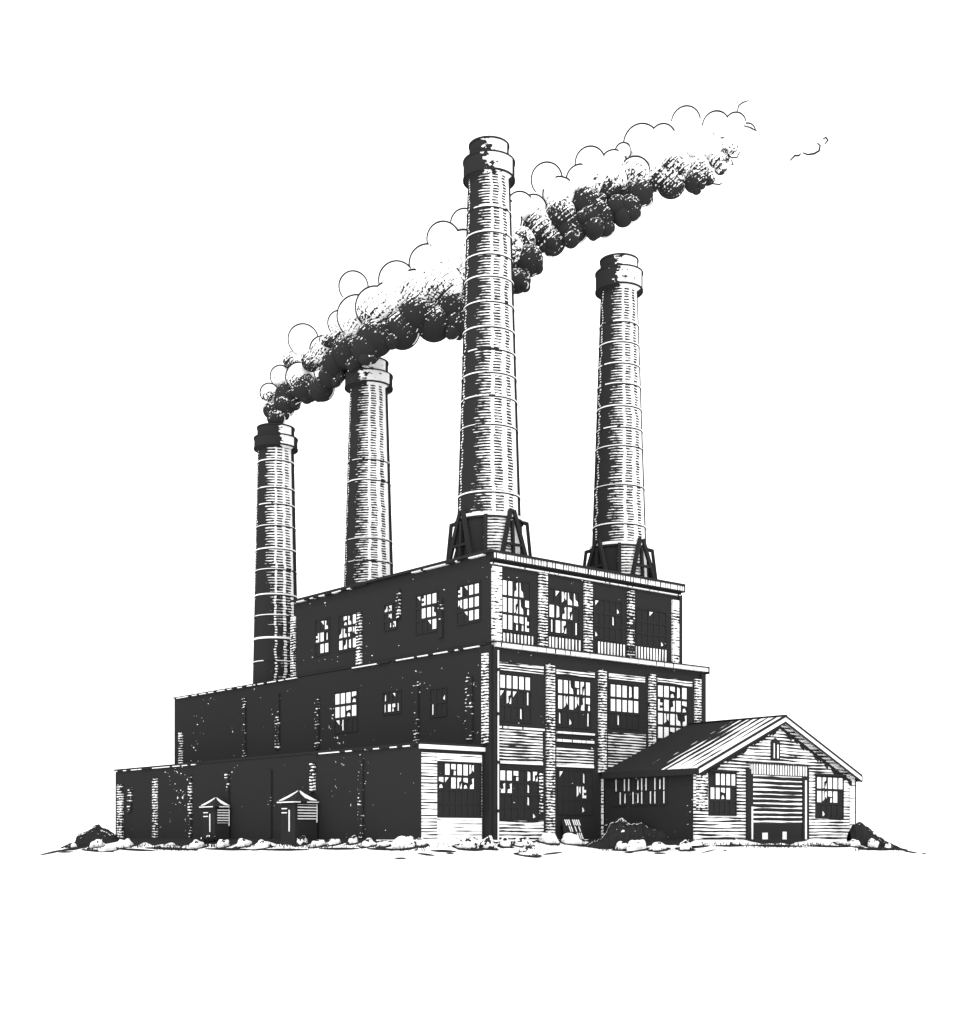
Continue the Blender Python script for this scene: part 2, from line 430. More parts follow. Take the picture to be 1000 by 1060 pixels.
# lower storeys, first floor
fwin(FM, YM, 516.5, 549, 697, 745, ['11111', 'txt0l', '000s0'], 5)
fwin(FM, YM, 576.5, 611, 702, 751, ['11xxx1', '1x1xxx', 's0b00l'], 6)
fwin(FM, YM, 631, 661, 707, 752, ['111x1', '11111', '0s000'], 7)
fwin(FM, YM, 680, 711, 708, 765, ['11xx1', 'x1x1x', '1x1xx', '11x11'], 8)
def panel(name, px0, px1, pyt, pyb, mat, d=.05, y0=YM, par=None, z_min=-.3):
    x0, zt = fz(px0, pyt, y0); x1, _ = fz(px1, pyt, y0); _, zb = fz(px0, pyb, y0)
    m = MB(); m.box((x0, y0 - d, max(zb, z_min)), (x1, y0 - .003, zt)); return m.build(name, mat, par or fac)
for a in ((515, 562, 685, 693), (575.5, 615, 692, 698), (630, 667, 697, 702.5), (680, 716, 701, 707)): panel('lintel', *a, M_lint)
panel('sill', 515, 562, 751.5, 753.5, M_worn, .12); panel('sill', 576, 615, 757, 759, M_worn, .12); panel('sill', 576, 615, 765, 767.5, M_worn, .10)
panel('spandrel', 515, 561, 755, 787, M_clap); panel('spandrel_rail', 515, 561, 787.3, 790, M_white, .07)
panel('spandrel', 575.5, 614, 774, 791, M_clap); panel('spandrel_rail', 575.5, 614, 791.3, 793.5, M_white, .07)
panel('spandrel', 629, 668, 758, 795, M_clap)
# ground floor openings
fwin(FM, YM, 516.5, 557, 796, 848, ['11x0xx', 'xx00s0', '0000s0', '00000b'], 9, label='ground floor window with only a few panes left')
panel('wall_boards', 514.5, 562, 849.5, 868, M_clap_l)
fwin(FM, YM, 578, 613, 797, 842, ['t000s0', '000xx0', '0000b0'], 10, label='ground floor window with only a few panes left')
panel('side_board', 557.5, 561.5, 800, 842, M_rung_m, .055)
# drainpipe on the corner, and a dark pilaster behind it
m = MB(); m.box((.02, YM - .13, -.3), (.30, YM - .003, ZM - .1)); m.build('corner_pilaster', M_dark, fac)
m = MB(); m.bar((.22, YM - .19, -.3), (.22, YM - .19, ZM - .25), .07, n=10)
dp = m.build('drainpipe', M_white, fac)
m = MB()
for z in (1.2, 3.4, 5.6, 7.6): m.box((.14, YM - .25, z), (.30, YM - .133, z + .14))
m.build('bracket', M_dark, dp)

# side wall windows
def swin(x0, px0, px1, pyt, pyb, rows, seed, par=None, **k):   # rows read left to right in the photo
    y0, zt = sz(px1, pyt, x0); y1, _ = sz(px0, pyt, x0); _, zb = sz(px1, pyb, x0)
    return window(par or fac, fr_side(x0), y0, y1, zb, zt, [q[::-1] for q in rows], seed, bar=.12, **k)
swin(0, 327, 341, 640, 676, ['0tx', 'x1s', '011'], 21)
swin(0, 351, 370, 634, 671, ['0xx1', 'xxxx', '1xx1'], 22)
swin(0, 398, 411, 624, 650, ['xx0', '0x0', '0sx'], 23)
swin(0, 431, 453, 612, 652, ['tx11', '011x', '00t1'], 24)
swin(0, 474, 497, 602, 642, ['xt11', 'x111', '0t11'], 25)
swin(XM, 347, 370, 714, 756, ['111x', '11x1', 'tl00'], 26)
swin(XM, 397, 415, 715, 737, ['s0t0', 'l1xl'], 27)
swin(XM, 446, 462, 712, 740, ['00b', 'l00'], 28, label='small dark window with slivers of pane')

# ------------------------------------------------------------------ low annex on the left
XA = -3.7; YA = .3; ZA = 4.15; YAE = 31.6
ann = thing('low_annex', (0, 0, 0), 'low flat-roofed black annex along the left wall, with one white front end', 'annex')
m = MB(); m.box((XA, YA, -.6), (XM - .006, YAE, ZA)); m.build('wall', M_ink, ann)
m = MB(); m.box((XA - .04, YA - .10, ZA + .003), (XM - .006, YAE + .12, ZA + .1)); m.build('roof_cap', M_dark, ann)
m = MB(); m.box((XA - .10, YA - .14, ZA - .18), (XM - .006, YA - .003, ZA)); m.build('coping', M_white, ann)
for a, c in ((121, 203), (327, 431)): coping_len(a, c, XA, ZA - .055, ZA - .005, ann, .09)
FA = fr_front(YA)
x0, zt = fz(441, 777, YA); x1, _ = fz(502.5, 777, YA)
wx0, wzt = fz(453, 789, YA); wx1, _ = fz(497, 789, YA); _, wzb = fz(453, 845, YA)
M_hall = eng('limewashed_wall_boards', 'z', 7.0, .3, .9, .7, 31, .2)
m = MB()
m.box((XA + .03, YA - .05, -.4), (wx0 - .065, YA - .003, ZA - .35)); m.build('side_boards', M_hall, ann)
m = MB(); m.box((wx1 + .065, YA - .05, -.4), (XM - .13, YA - .003, ZA - .35)); m.build('side_boards', M_rung, ann)
m = MB(); m.box((wx0 - .062, YA - .05, wzt + .065), (wx1 + .062, YA - .003, ZA - .35)); m.build('head_board', M_wallw, ann)
m = MB(); m.box((wx0 - .062, YA - .05, -.4), (wx1 + .062, YA - .003, wzb - .065)); m.build('apron_boards', M_wallw, ann)
window(ann, FA, wx0, wx1, wzb, wzt, ['01x11x0', 'xt1xxx0', '0000000', '0000000'], 40, bar=.085)
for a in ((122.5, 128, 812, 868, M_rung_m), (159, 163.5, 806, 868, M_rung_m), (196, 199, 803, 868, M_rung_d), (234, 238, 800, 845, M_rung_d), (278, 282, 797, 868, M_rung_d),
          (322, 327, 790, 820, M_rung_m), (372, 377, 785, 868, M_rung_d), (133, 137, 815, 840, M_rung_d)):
    spilaster(a[0], a[1], a[2], a[3], XA, a[4], ann)

# ------------------------------------------------------------------ chimneys
def chimney(px, ypos, x, y, label, rim, collar, shaft, bands, zbase, mat, crown, trestle=False, slots=None):
    """all sizes are read in photo pixels at the chimney's own distance and turned into metres"""
    D = depth_of((x, y, 0)); k = D / FPX
    Z = lambda py: (HORIZ - py) * k + EYE
    t = thing('chimney', (x, y, zbase), label, 'chimney', 'factory chimneys')
    z = lambda py: Z(py) - zbase
    (rw, ry0, ry1), (cw, cy0, cy1), (tw, ty, bw, by) = rim, collar, shaft
    rs, rb = tw * k, bw * k; zt, zb = z(ty), z(by)
    def rad(zz): return rb + (rs - rb) * (zz - zb) / (zt - zb)
    m = MB(); N = 24; prof = [(rad(0 + (zt) * i / N), zt * i / N) for i in range(N + 1)]
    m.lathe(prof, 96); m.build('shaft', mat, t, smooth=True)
    m = MB(); c = cw * k
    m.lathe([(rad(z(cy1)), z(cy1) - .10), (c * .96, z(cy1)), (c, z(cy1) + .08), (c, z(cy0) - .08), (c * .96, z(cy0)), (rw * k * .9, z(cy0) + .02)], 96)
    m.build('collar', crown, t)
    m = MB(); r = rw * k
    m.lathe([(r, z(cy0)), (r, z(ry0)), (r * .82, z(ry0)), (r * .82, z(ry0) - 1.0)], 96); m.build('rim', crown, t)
    def hoop(nm, r0, zz, h, mt):
        q = MB(); q.lathe([(r0 - .03, zz), (r0 + .025, zz), (r0 + .025, zz + h), (r0 - .03, zz + h)], 96); q.build(nm, mt, t)
    e = .085
    hoop('rim_edge', r + .01, z(ry0) - .06, e, M_dark); hoop('collar_edge', c + .01, z(cy0) - .10, e * .8, M_dark); hoop('collar_edge', c + .005, z(cy1) - .01, e, M_dark)
    for (py, w) in bands:
        zz = z(py); r0 = rad(zz)
        q = MB(); q.lathe([(r0 - .03, zz), (r0 + .018, zz), (r0 + .018, zz + .052 * w), (r0 - .03, zz + .052 * w)], 96, 0)
        q.lathe([(r0 - .03, zz - .065), (r0 + .014, zz - .065), (r0 + .014, zz - .003), (r0 - .03, zz - .003)], 96, 1)  # dark ring below paints the band's shadow line
        q.build('iron_band', [M_white if w > 1.15 else M_band, M_dark], t)
    m = MB(); s = zt
    # lightning rod cable down the weather side
    if trestle:
        zs = z(trestle); R0 = rad(zs)
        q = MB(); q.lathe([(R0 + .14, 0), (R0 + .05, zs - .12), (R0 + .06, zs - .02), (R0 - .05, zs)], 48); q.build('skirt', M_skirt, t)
        hoop('skirt_ring', R0 + .10, zs - .06, .14, M_white); hoop('skirt_ring', R0 + .11, zs - .16, .08, M_dark)
        for ang in (0, 90, 180, 270):
            n = Vector((cos(R_(ang)), sin(R_(ang)), 0)); s_ = Vector((-n.y, n.x, 0))
            ap = n * (R0 + .16) + Vector((0, 0, zs + .25))
            for sg in (-1, 1):
                q = MB(); q.bar(n * (R0 + .34) + s_ * sg * .95 + Vector((0, 0, -.05)), ap + s_ * sg * .1, .18, w2=.17); q.build('trestle_leg', M_dark, t)
            q = MB(); q.bar(n * (R0 + .27) + s_ * -.48 + Vector((0, 0, zs * .45)), n * (R0 + .27) + s_ * .48 + Vector((0, 0, zs * .45)), .12)
            q.bar(n * (R0 + .30) + Vector((0, 0, -.05)), n * (R0 + .17) + Vector((0, 0, zs * .9)), .14); q.build('trestle_brace', M_dark, t)
            n2 = (n + s_).normalized()
            q = MB(); q.bar(n2 * (R0 + .55) + Vector((0, 0, -.05)), n2 * (R0 + .30) + Vector((0, 0, zs - .1)), .17); q.build('corner_post', M_dark, t)
            q = MB(); q.bar(n2 * (R0 + .33) + Vector((0, 0, zs - .16)), n2 * (R0 - .02) + Vector((0, 0, zs - .05)), .16); q.build('post_bracket', M_dark, t)
    return t
M_skirt = shaded_brick('shaded_skirt', [(0, 1), (.4, 1), (.45, .5), (.56, .4), (.565, .5), (.62, .35), (.66, .3), (.7, .42), (.84, .3), (.9, 0), (1, 0)], 6.5, .6, 21)
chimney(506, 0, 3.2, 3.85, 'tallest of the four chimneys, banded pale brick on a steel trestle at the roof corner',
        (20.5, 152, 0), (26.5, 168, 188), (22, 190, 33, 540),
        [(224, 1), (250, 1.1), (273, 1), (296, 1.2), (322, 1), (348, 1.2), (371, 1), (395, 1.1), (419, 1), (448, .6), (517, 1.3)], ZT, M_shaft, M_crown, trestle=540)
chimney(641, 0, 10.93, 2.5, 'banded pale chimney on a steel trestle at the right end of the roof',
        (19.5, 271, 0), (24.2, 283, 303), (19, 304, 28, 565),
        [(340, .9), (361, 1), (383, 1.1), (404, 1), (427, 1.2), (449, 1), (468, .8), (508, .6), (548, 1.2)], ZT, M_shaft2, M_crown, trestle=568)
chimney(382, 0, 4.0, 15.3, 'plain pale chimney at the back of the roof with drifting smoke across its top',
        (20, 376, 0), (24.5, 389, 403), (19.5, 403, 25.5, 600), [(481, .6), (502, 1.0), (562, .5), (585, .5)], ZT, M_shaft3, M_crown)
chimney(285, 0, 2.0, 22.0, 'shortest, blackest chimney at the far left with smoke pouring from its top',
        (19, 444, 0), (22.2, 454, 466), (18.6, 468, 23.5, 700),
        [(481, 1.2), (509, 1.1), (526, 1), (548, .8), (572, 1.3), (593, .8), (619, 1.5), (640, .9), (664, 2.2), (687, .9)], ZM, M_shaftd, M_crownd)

# ------------------------------------------------------------------ smoke
def smoke():
    PW, PM, PD = 0.0, .5, 1.0
    P = [(286,433,10,PD),(281,425,9,PD),(294,421,12,PD),(279,407,9.5,.25),(291,390,11,.08),(311,391,15,.25),(299,410,15,.9),(318,402,15,PD),(333,402,14,PD),(343,388,14,PD),
         (314,352,15.5,.05),(301,372,9,.4),(323,373,12,.45),(334,362,13,.3),(339,351,9,.4),(348,375,15,PD),(362,364,19,PD),(380,360,17,PD),(352,335,12.5,.1),(366,297,15,PW),
         (370,328,21,.12),(389,319,21,.25),(352,352,13,.6),(388,350,20,PD),(411,291,19,.03),(404,313,20,.25),(416,342,20,PD),(443,274,19.5,.05),(430,303,22,.25),(449,334,20,PD),(430,325,18,PD),
         (458,297,23,.3),(459,248,17,PW),(460,270,20,.05),(473,334,17,PD),(467,318,18,.95),(481,232,14.5,PW),(480,262,22,.1),(485,295,22,.55),(495,325,17,PD),(500,245,24,PW),
         (505,280,24,.5),(512,305,19,PD),(520,228,20,PW),(522,262,22,.5),(535,291,13,PD),(546,270,17,PD),(572,251,14,.8),(538,214,14,PW),(552,217,14,.1),(566,186,16,PW),(579,202,17,.1),
         (558,236,18,.52),(587,238,11.5,PD),(597,240,12,PD),(591,248,9,PD),(593,231,10,.9),(580,222,17,.6),(540,250,15,.55),(611,169,15.5,PW),(601,187,15,.05),(611,226,13,PD),(624,226,14,PD),(615,236,11.5,PD),(627,236,10,PD),(619,219,12,PD),(606,212,18,.85),(635,171,14,PW),(618,190,16,.25),(639,214,12,PD),(652,214,12.5,PD),(645,224,11,PD),(655,221,9,PD),(647,206,11,.9),(632,197,17,.75),
         (640,186,14,.25),(663,200,14,.95),(664,149,18.5,PW),(645,157,8,PW),(686,143,13,PW),(657,180,16,.3),(695,190,15.5,.6),(719,188,11.5,.75),(677,183,15,.5),(700,172,16,.4),(676,163,16,.05),(722,173,12,.42),
         (695,154,17,PW),(710,127,15,PW),(741,131,14,PW),(761,129,11,PW),(773,138,9,PW),(720,150,15,.05),(738,152,14,.1),(742,165,9,.38),(755,150,10,.2)]
    P += [(746,174,7,.42),(733,184,8,.6),(751,163,6,.35),(727,180,9,.6)]
    r3 = random.Random(12); Q = []
    for (px, py, r, s_) in P:                     # smaller billows budding off the dark ones
        if s_ < .7 or r < 11: continue
        for k in range(3):
            a = r3.uniform(-3.0, .4); q = r * r3.uniform(.28, .5); e = r * r3.uniform(.62, .8)
            Q.append((px + cos(a) * e, py - sin(a) * e, q, PD))
    P += Q
    mb = MB(); puff_shade = []; rg = []; pale = []; rr = random.Random(3)
    for i, (px, py, r, s) in enumerate(P):
        D = 78.0 if px < 300 else 78 - (px - 300) / 60 * 4.0 if px < 375 else 71.5 if px < 470 else 71.5 + min(1.5, (px - 470) / 60)
        if px < 375 and px >= 300: D = max(D, 71.5)
        D += rr.uniform(-.25, .25) + (-.25 if s > .9 else 0)
        if .09 < s < .9: s = s * .85 + .08
        c = at(px, py, D); R = r * D / FPX * .97
        V = (c - CAM).normalized(); UP = (Vector((0, 0, 1)) - V * V.z).normalized(); SD = V.cross(UP)
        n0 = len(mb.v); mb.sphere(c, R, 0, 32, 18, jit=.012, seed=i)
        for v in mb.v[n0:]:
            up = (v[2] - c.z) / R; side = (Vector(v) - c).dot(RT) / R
            puff_shade.append(min(s, .82) - .30 * up * (1 if .2 < s < .9 else (1.1 if s >= .9 else .5)) - .10 * side * (1 if .2 < s < .9 else .4))  # underside shade of each puff, painted per vertex
        if s < .40:                              # thin dark outline drawn round a pale puff
            a0, a1 = (-50, 232) if px < 690 else ((10, 175) if py < 140 else (200, 260))
            if px > 690 and py >= 140: continue
            pts = [c + (SD * cos(R_(a)) + UP * sin(R_(a))) * (R * 1.02) - V * .02 for a in range(a0, a1, 6)]
            q = MB(); q.tube(pts, .07, taper=True); rg.append(q)
        elif s >= .9 and i % 2 == 0:             # pale rim arc drawn on a dark puff
            a0 = rr.choice((-110, -70, -85, -50)); q = .90
            f = -V * R * sqrt(1 - q * q) * 1.1
            pts = [c + f + (SD * cos(R_(a)) + UP * sin(R_(a))) * (R * q) for a in range(a0, a0 + 85, 6)]
            q_ = MB(); q_.tube(pts, .035, taper=True); pale.append(q_)
    t = thing('smoke_plume', at(286, 437, 78), 'billowing smoke plume, white above with painted shade below, drifting right from the left chimney', 'smoke')
    base = t.location.copy()
    for q in [mb] + rg + pale: q.v = [tuple(Vector(v) - base) for v in q.v]
    n = NT('smoke_shaded'); a = n.node('ShaderNodeAttribute', attribute_name='puff_shade')
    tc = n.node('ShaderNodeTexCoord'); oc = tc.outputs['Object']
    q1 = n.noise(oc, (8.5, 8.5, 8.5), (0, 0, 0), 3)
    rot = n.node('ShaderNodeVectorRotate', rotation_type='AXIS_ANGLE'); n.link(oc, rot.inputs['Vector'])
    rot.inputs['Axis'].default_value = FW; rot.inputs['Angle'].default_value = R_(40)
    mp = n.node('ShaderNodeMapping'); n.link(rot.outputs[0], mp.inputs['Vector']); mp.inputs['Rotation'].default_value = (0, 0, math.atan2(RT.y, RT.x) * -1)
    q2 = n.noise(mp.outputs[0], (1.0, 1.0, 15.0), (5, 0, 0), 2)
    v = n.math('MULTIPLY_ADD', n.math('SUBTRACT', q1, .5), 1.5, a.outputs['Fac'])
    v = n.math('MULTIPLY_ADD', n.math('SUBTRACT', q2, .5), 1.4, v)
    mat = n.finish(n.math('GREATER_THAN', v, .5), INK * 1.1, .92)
    mb.build('billows', mat, t, smooth=True, attr=('puff_shade', puff_shade))
    for q in rg: q.build('puff_outline', M_dark, t)
    for q in pale: q.build('pale_rim_arc', M_white, t)
    # thin leading wisps of the tail
    for pl in ([(763,116),(765,109),(769,106),(775,104)], [(738,138),(745,143),(752,142)], [(745,158),(749,154),(752,156),(756,149)], [(752,158),(757,163),(763,163),(766,157)],
               [(730,186),(737,190),(745,191),(748,189)], [(757,165),(759,171),(756,170)], [(770,130),(777,132),(784,136)]):
        w = MB(); w.tube([at(x, y, 72.6) - base for x, y in pl], .045, taper=True); w.build('tail_wisp', M_dark, t)
    w = MB()
    for pl in ([(818,166),(823,161),(827,161),(829,159)], [(831,158),(836,160),(843,159),(848,156),(849,151),(846,148)], [(852,144),(855,142),(857,145),(854,149)]):
        w.tube([at(x, y, 72.6) for x, y in pl], .06, taper=True)
    o = w.build('smoke_wisp', M_dark); tag(o, 'thin stray curl of smoke drifting beyond the end of the plume', 'smoke')
smoke()

# ------------------------------------------------------------------ shed on the right
YS, YSB = -6.1, -.32; XS0, XS1 = 7.03, 19.3; XR = 13.1
ZE, ZR = 3.15, 5.75
shed = thing('gabled_shed', (XR, -3.2, 0), 'low white clapboard shed with gable roof, two windows and roller door', 'shed')
so = Vector((XR, -3.2, 0))
def sh(mb): mb.v = [tuple(Vector(v) - so) for v in mb.v]; return mb
m = MB(); m.prism([(XS0, YS, -.7), (XS1, YS, -.7), (XS1, YS, ZE), (XR, YS, ZR - .05), (XS0, YS, ZE)], (0, .12, 0)); sh(m).build('front_wall', M_shed, shed)
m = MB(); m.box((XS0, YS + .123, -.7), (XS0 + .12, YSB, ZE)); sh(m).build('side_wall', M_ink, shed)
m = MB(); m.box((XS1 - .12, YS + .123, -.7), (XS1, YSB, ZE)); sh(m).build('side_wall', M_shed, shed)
m = MB(); m.prism([(XS0 + .13, YSB - .12, -.7), (XS1 - .13, YSB - .12, -.7), (XS1 - .13, YSB - .12, ZE), (XR, YSB - .12, ZR - .1), (XS0 + .13, YSB - .12, ZE)], (0, .1, 0)); sh(m).build('back_wall', M_ink, shed)
sl = (ZR - ZE) / (XR - XS0); ov = .2
def slope(sgn):
    xe = XR + sgn * ((XR - XS0) + ov); ze = ZE - ov * sl
    return xe, ze
for sgn, mt in ((-1, M_roof), (1, M_roof)):
    xe, ze = slope(sgn)
    m = MB(); m.prism([(XR, YS - .34, ZR + .02), (xe, YS - .34, ze + .02), (xe, YS - .34, ze + .14), (XR, YS - .34, ZR + .14)], (0, YSB - YS + .33, 0)); sh(m)
    m.build('roof_slope', eng('seamed_roof_sheet', 'y', 2.1, .22, .5, .6, 17, .25, grad=('y', -2.3, 1.1, 0.0, 1.25) if sgn < 0 else None, blot=.7, blot_scale=.45), shed)  # left slope paler in front: its lit part painted into the sheet
    # bargeboard on the gable: pale board between dark edges
    d = Vector((xe - XR, 0, ze - ZR)).normalized()
    def off(a, bq, y0, y1, nm, mt2):
        q = MB(); P0 = Vector((XR, y0, ZR)); P1 = Vector((xe, y0, ze))
        q.prism([P0 + Vector((0, 0, a)), P1 + Vector((0, 0, a)), P1 + Vector((0, 0, bq)), P0 + Vector((0, 0, bq))], (0, y1 - y0, 0)); sh(q).build(nm, mt2, shed)
    off(-.11, .08, YS - .39, YS - .343, 'bargeboard', M_white)
    off(.083, .19, YS - .41, YS - .33, 'verge_strip', M_dark)
    off(-.21, -.113, YS - .385, YS - .345, 'verge_strip', M_dark)
    q = MB(); q.prism([(xe + sgn*.003, YS - .40, ze - .16), (xe + sgn*.05, YS - .40, ze - .16), (xe + sgn*.05, YS - .40, ze + .13), (xe + sgn*.003, YS - .40, ze + .13)], (0, YSB - YS + .36, 0)); sh(q).build('eaves_board', M_dark, shed)
m = MB(); m.box((XR - .1, YS - .42, ZR + .15), (XR + .1, YSB - .02, ZR + .2)); sh(m).build('ridge_cap', M_dark, shed)
# frieze of scalloped shadow boards under the gable edge
m = MB(); r2 = random.Random(9)
for sgn in (-1, 1):
    k = 0.0
    while k < .93:
        L_ = .035 + r2.random() * .02; xa = XR + sgn * (XR - XS0) * k; xb = XR + sgn * (XR - XS0) * min(k + L_, .97)
        za = ZR - .30 - (ZR - ZE) * k; zb = ZR - .30 - (ZR - ZE) * min(k + L_, .97)
        h = .12 + r2.random() * .2
        m.prism([(xa, YS - .003, za), (xb, YS - .003, zb), (xb, YS - .003, zb - h), (xa, YS - .003, za - h * .8)], (0, -.05, 0)); k += L_ + .002
sh(m).build('frieze', M_dark, shed)
m = MB()
y = YS + .1
while y < YSB - .3:
    if r2.random() < .8: m.box((XS0 - .16, y, ZE - .22), (XS0 - .003, y + .11 + r2.random() * .1, ZE - .10))
    y += .42
sh(m).build('rafter_tails', M_white, shed)
FS = lambda a, z, d: Vector((a, YS - d, z)) - so
def sp(px, py): p = on_y(px, py, YS); return p.x, p.z
def sbox(name, px0, px1, pyt, pyb, d, mat, d0=.003, par=None, zmin=-.5):
    x0, zt = sp(px0, pyt); x1, _ = sp(px1, pyt); _, zb = sp(px0, pyb)
    q = MB(); q.box((x0, YS - d, max(zb, zmin)), (x1, YS - d0, zt)); return sh(q).build(name, mat, par or shed)
def shwin(px0, px1, pyt, pyb, rows, seed):
    x0, zt = sp(px0, pyt); x1, _ = sp(px1, pyt); _, zb = sp(px0, pyb)
    sbox('window_backing', px0, px1, pyt, pyb, .012, M_dark)
    o = window(shed, lambda a, z, d: Vector((a, YS - .013 - d, z)) - so, x0, x1, zb, zt, rows, seed, bar=.10)
    return o
shwin(734, 761, 799, 843, ['01111', '11x10', '00000'], 51)
shwin(844.5, 872, 803, 846, ['1x111', '1xx10', '0b000'], 52)
sbox('window_hood', 733, 763, 796.5, 798.5, .14, M_dark); sbox('window_hood', 843, 874, 800.5, 802.5, .14, M_dark)
sbox('corner_board', 720.6, 732, 799, 838, .045, M_rung); sbox('corner_board', 879.5, 884.3, 803, 875, .045, M_wallw); sbox('corner_edge', 884.4, 885.6, 801, 875, .05, M_dark)
sbox('plinth', 720.6, 772, 868.5, 874, .06, M_dark); sbox('plinth', 837, 884, 869, 874, .06, M_dark)
# roller door
sbox('door_frame', 772, 778, 796, 873, .10, M_dark); sbox('door_frame', 829.5, 836, 796, 873, .10, M_dark)
sbox('door_header', 776, 834, 790.5, 801, .14, M_head); sbox('door_header_edge', 772, 837, 788.3, 790.3, .17, M_dark)
sbox('door_jamb', 776, 777.4, 835, 872, .13, M_white, .103); sbox('door_jamb', 831.5, 833, 808, 872, .13, M_white, .103)
door = sbox('roller_door', 778.2, 829.2, 801.4, 852, .06, M_roll)
sbox('door_bottom', 778.2, 829.2, 852.2, 873, .055, M_dark)
sbox('door_notice', 788, 793.5, 862, 872, .075, M_white, .058); sbox('door_notice', 809, 813, 861, 870, .075, M_white, .058)
# attic louvre
x0, zt = sp(797.5, 765); x1, _ = sp(806.5, 765); _, zb = sp(797.5, 786)
q = MB(); xm = (x0 + x1) / 2
q.prism([(x0, YS - .003, zb), (x1, YS - .003, zb), (x1, YS - .003, zt - .12), (xm, YS - .003, zt + .06), (x0, YS - .003, zt - .12)], (0, -.06, 0)); lv = sh(q).build('attic_louvre', M_dark, shed)
q = MB(); q.box((xm - .17, YS - .075, zb + .06), (xm - .09, YS - .065, zt - .2)); q.box((xm + .1, YS - .075, zb + .06), (xm + .2, YS - .065, zt - .25)); sh(q).build('louvre_slats', M_white, lv)
# barred window and corner strip on the dark side wall
p0 = on_x(690, 804, XS0); p1 = on_x(636, 804, XS0); pb_ = on_x(690, 832, XS0)
window(shed, lambda a, z, d: Vector((XS0 - d, a, z)) - so, p0.y, p1.y, pb_.z, p0.z, ['lsl0lls0ll0l', 'l0ll0lsl0sl0'], 55, bar=.03)
m = MB(); ps = on_x(622.5, 800, XS0); m.box((XS0 - .06, ps.y - .16, -.5), (XS0 - .003, ps.y + .03, ZE - .25)); sh(m).build('corner_board', M_rung_w, shed)

# ------------------------------------------------------------------ small huts against the annex wall
M_slat2 = eng('slatted_hut_side', 'z', 7.2, .66, .3, .7, 42, .1)
def hut(px, pye, pya, w, dp, pys, label):
    """w along the wall, dp out from it; px is the corner nearest the viewer"""
    xn = XA - .11 - dp; near = on_x(px, pye, xn); ze = near.z; k = depth_of(near) / FPX; za = ze + (pye - pya) * k
    t = thing('hut', (XA - .11, near.y, 0), label, 'hut', 'small huts against the long dark wall')
    q = MB(); q.box((-dp, 0, -.5), (0, w, ze)); q.build('body', M_dark, t)
    o = .13; E = [Vector((-dp - o, w + o, ze)), Vector((-dp - o, -o, ze)), Vector((.0, -o, ze)), Vector((.0, w + o, ze))]; ap = Vector((-dp * .5, w * .5, za))
    q = MB(); i = 0
    for a_ in range(4): q.poly([E[a_], E[(a_ + 1) % 4], ap])
    q.poly([E[3], E[2], E[1], E[0]]); rf = q.build('roof', M_dark, t)
    for e0, e1 in ((E[0], E[1]), (E[2], E[1])):
        nrm = (e1 - e0).cross(ap - e0).normalized()
        if nrm.z < 0: nrm = -nrm
        uv = [(.04, .05), (.10, .40), (.2, .66), (.42, .93), (.62, .90), (.60, .66), (.46, .30), (.28, .08)] if e0 == E[2] else [(.05, .06), (.12, .45), (.3, .8), (.62, .95), (.62, .80), (.42, .40), (.25, .10)]
        pts = [(e0.lerp(e1, u)).lerp(ap, v) + nrm * .012 for u, v in uv]
        q = MB(); q.prism(pts, nrm * .03); q.build('roof_sheet', M_white, rf)
    q = MB(); q.box((-dp - o - .02, -o + .02, ze - .055), (-dp - o + .02, w + o, ze - .003)); q.build('eaves_strip', M_band, t)
    q = MB(); q.box((-dp - o + .023, -o - .02, ze - .055), (0, -o + .015, ze - .003)); q.build('eaves_strip', M_band, t)
    zs = EYE + (HORIZ - pys) * k
    q = MB(); q.box((-dp + .14, -.035, zs), (-.06, -.003, ze - .14)); q.build('slatted_side', M_slat2, t)
    q = MB(); q.box((-.055, -.04, zs - .15), (-.01, -.003, ze - .12)); q.build('corner_post', M_white, t)
    q = MB(); q.box((-dp - .035, w * .36, .35), (-dp - .003, w * .36 + .07, ze - .4)); q.build('door_post', M_white, t)
    for zz in (ze - .36, ze - .56): 
        q = MB(); q.box((-dp - .03, w * .55, zz), (-dp - .003, w * .92, zz + .05)); q.build('door_board', M_band, t)
hut(222.5, 834.5, 825, 1.35, .86, 852, 'smaller hut with pale capped roof, farther left along the dark annex wall')
hut(305.5, 829.5, 817.5, 1.3, 1.25, 848, 'larger hut with white capped roof and slatted side, farther right along the annex wall')

# ------------------------------------------------------------------ lattice leaning at the foot of the front wall
lp = on_y(592, 868, YM - .3); t = thing('lattice_panel', (lp.x, YM - .16, -.1), 'small dark panel of slanting pale slats leaning at the foot of the factory front', 'lattice panel')
q = MB(); q.prism([(-.62, -.35, 0), (.62, -.35, 0), (.62, -.12, 1.05), (-.62, -.12, 1.05)], (0, .04, 0)); q.build('backing', M_dark, t)
q = MB(); rl = random.Random(4)
for k in range(9):
    x = -.6 + k * .125
    for a, b2 in ((.08, .36), (.42, .66), (.7, .96)):
        if rl.random() < .25: continue
        o1 = x + (1 - a) * .0 - a * .30 + .28; o2 = x - b2 * .30 + .28
        if min(o1, o2) < -.6 or max(o1, o2) > .6: continue
        q.bar((o1, -.36 + .23 * a - .02, a * 1.05), (o2, -.36 + .23 * b2 - .02, b2 * 1.05), .045)
q.build('slats', M_white, t)

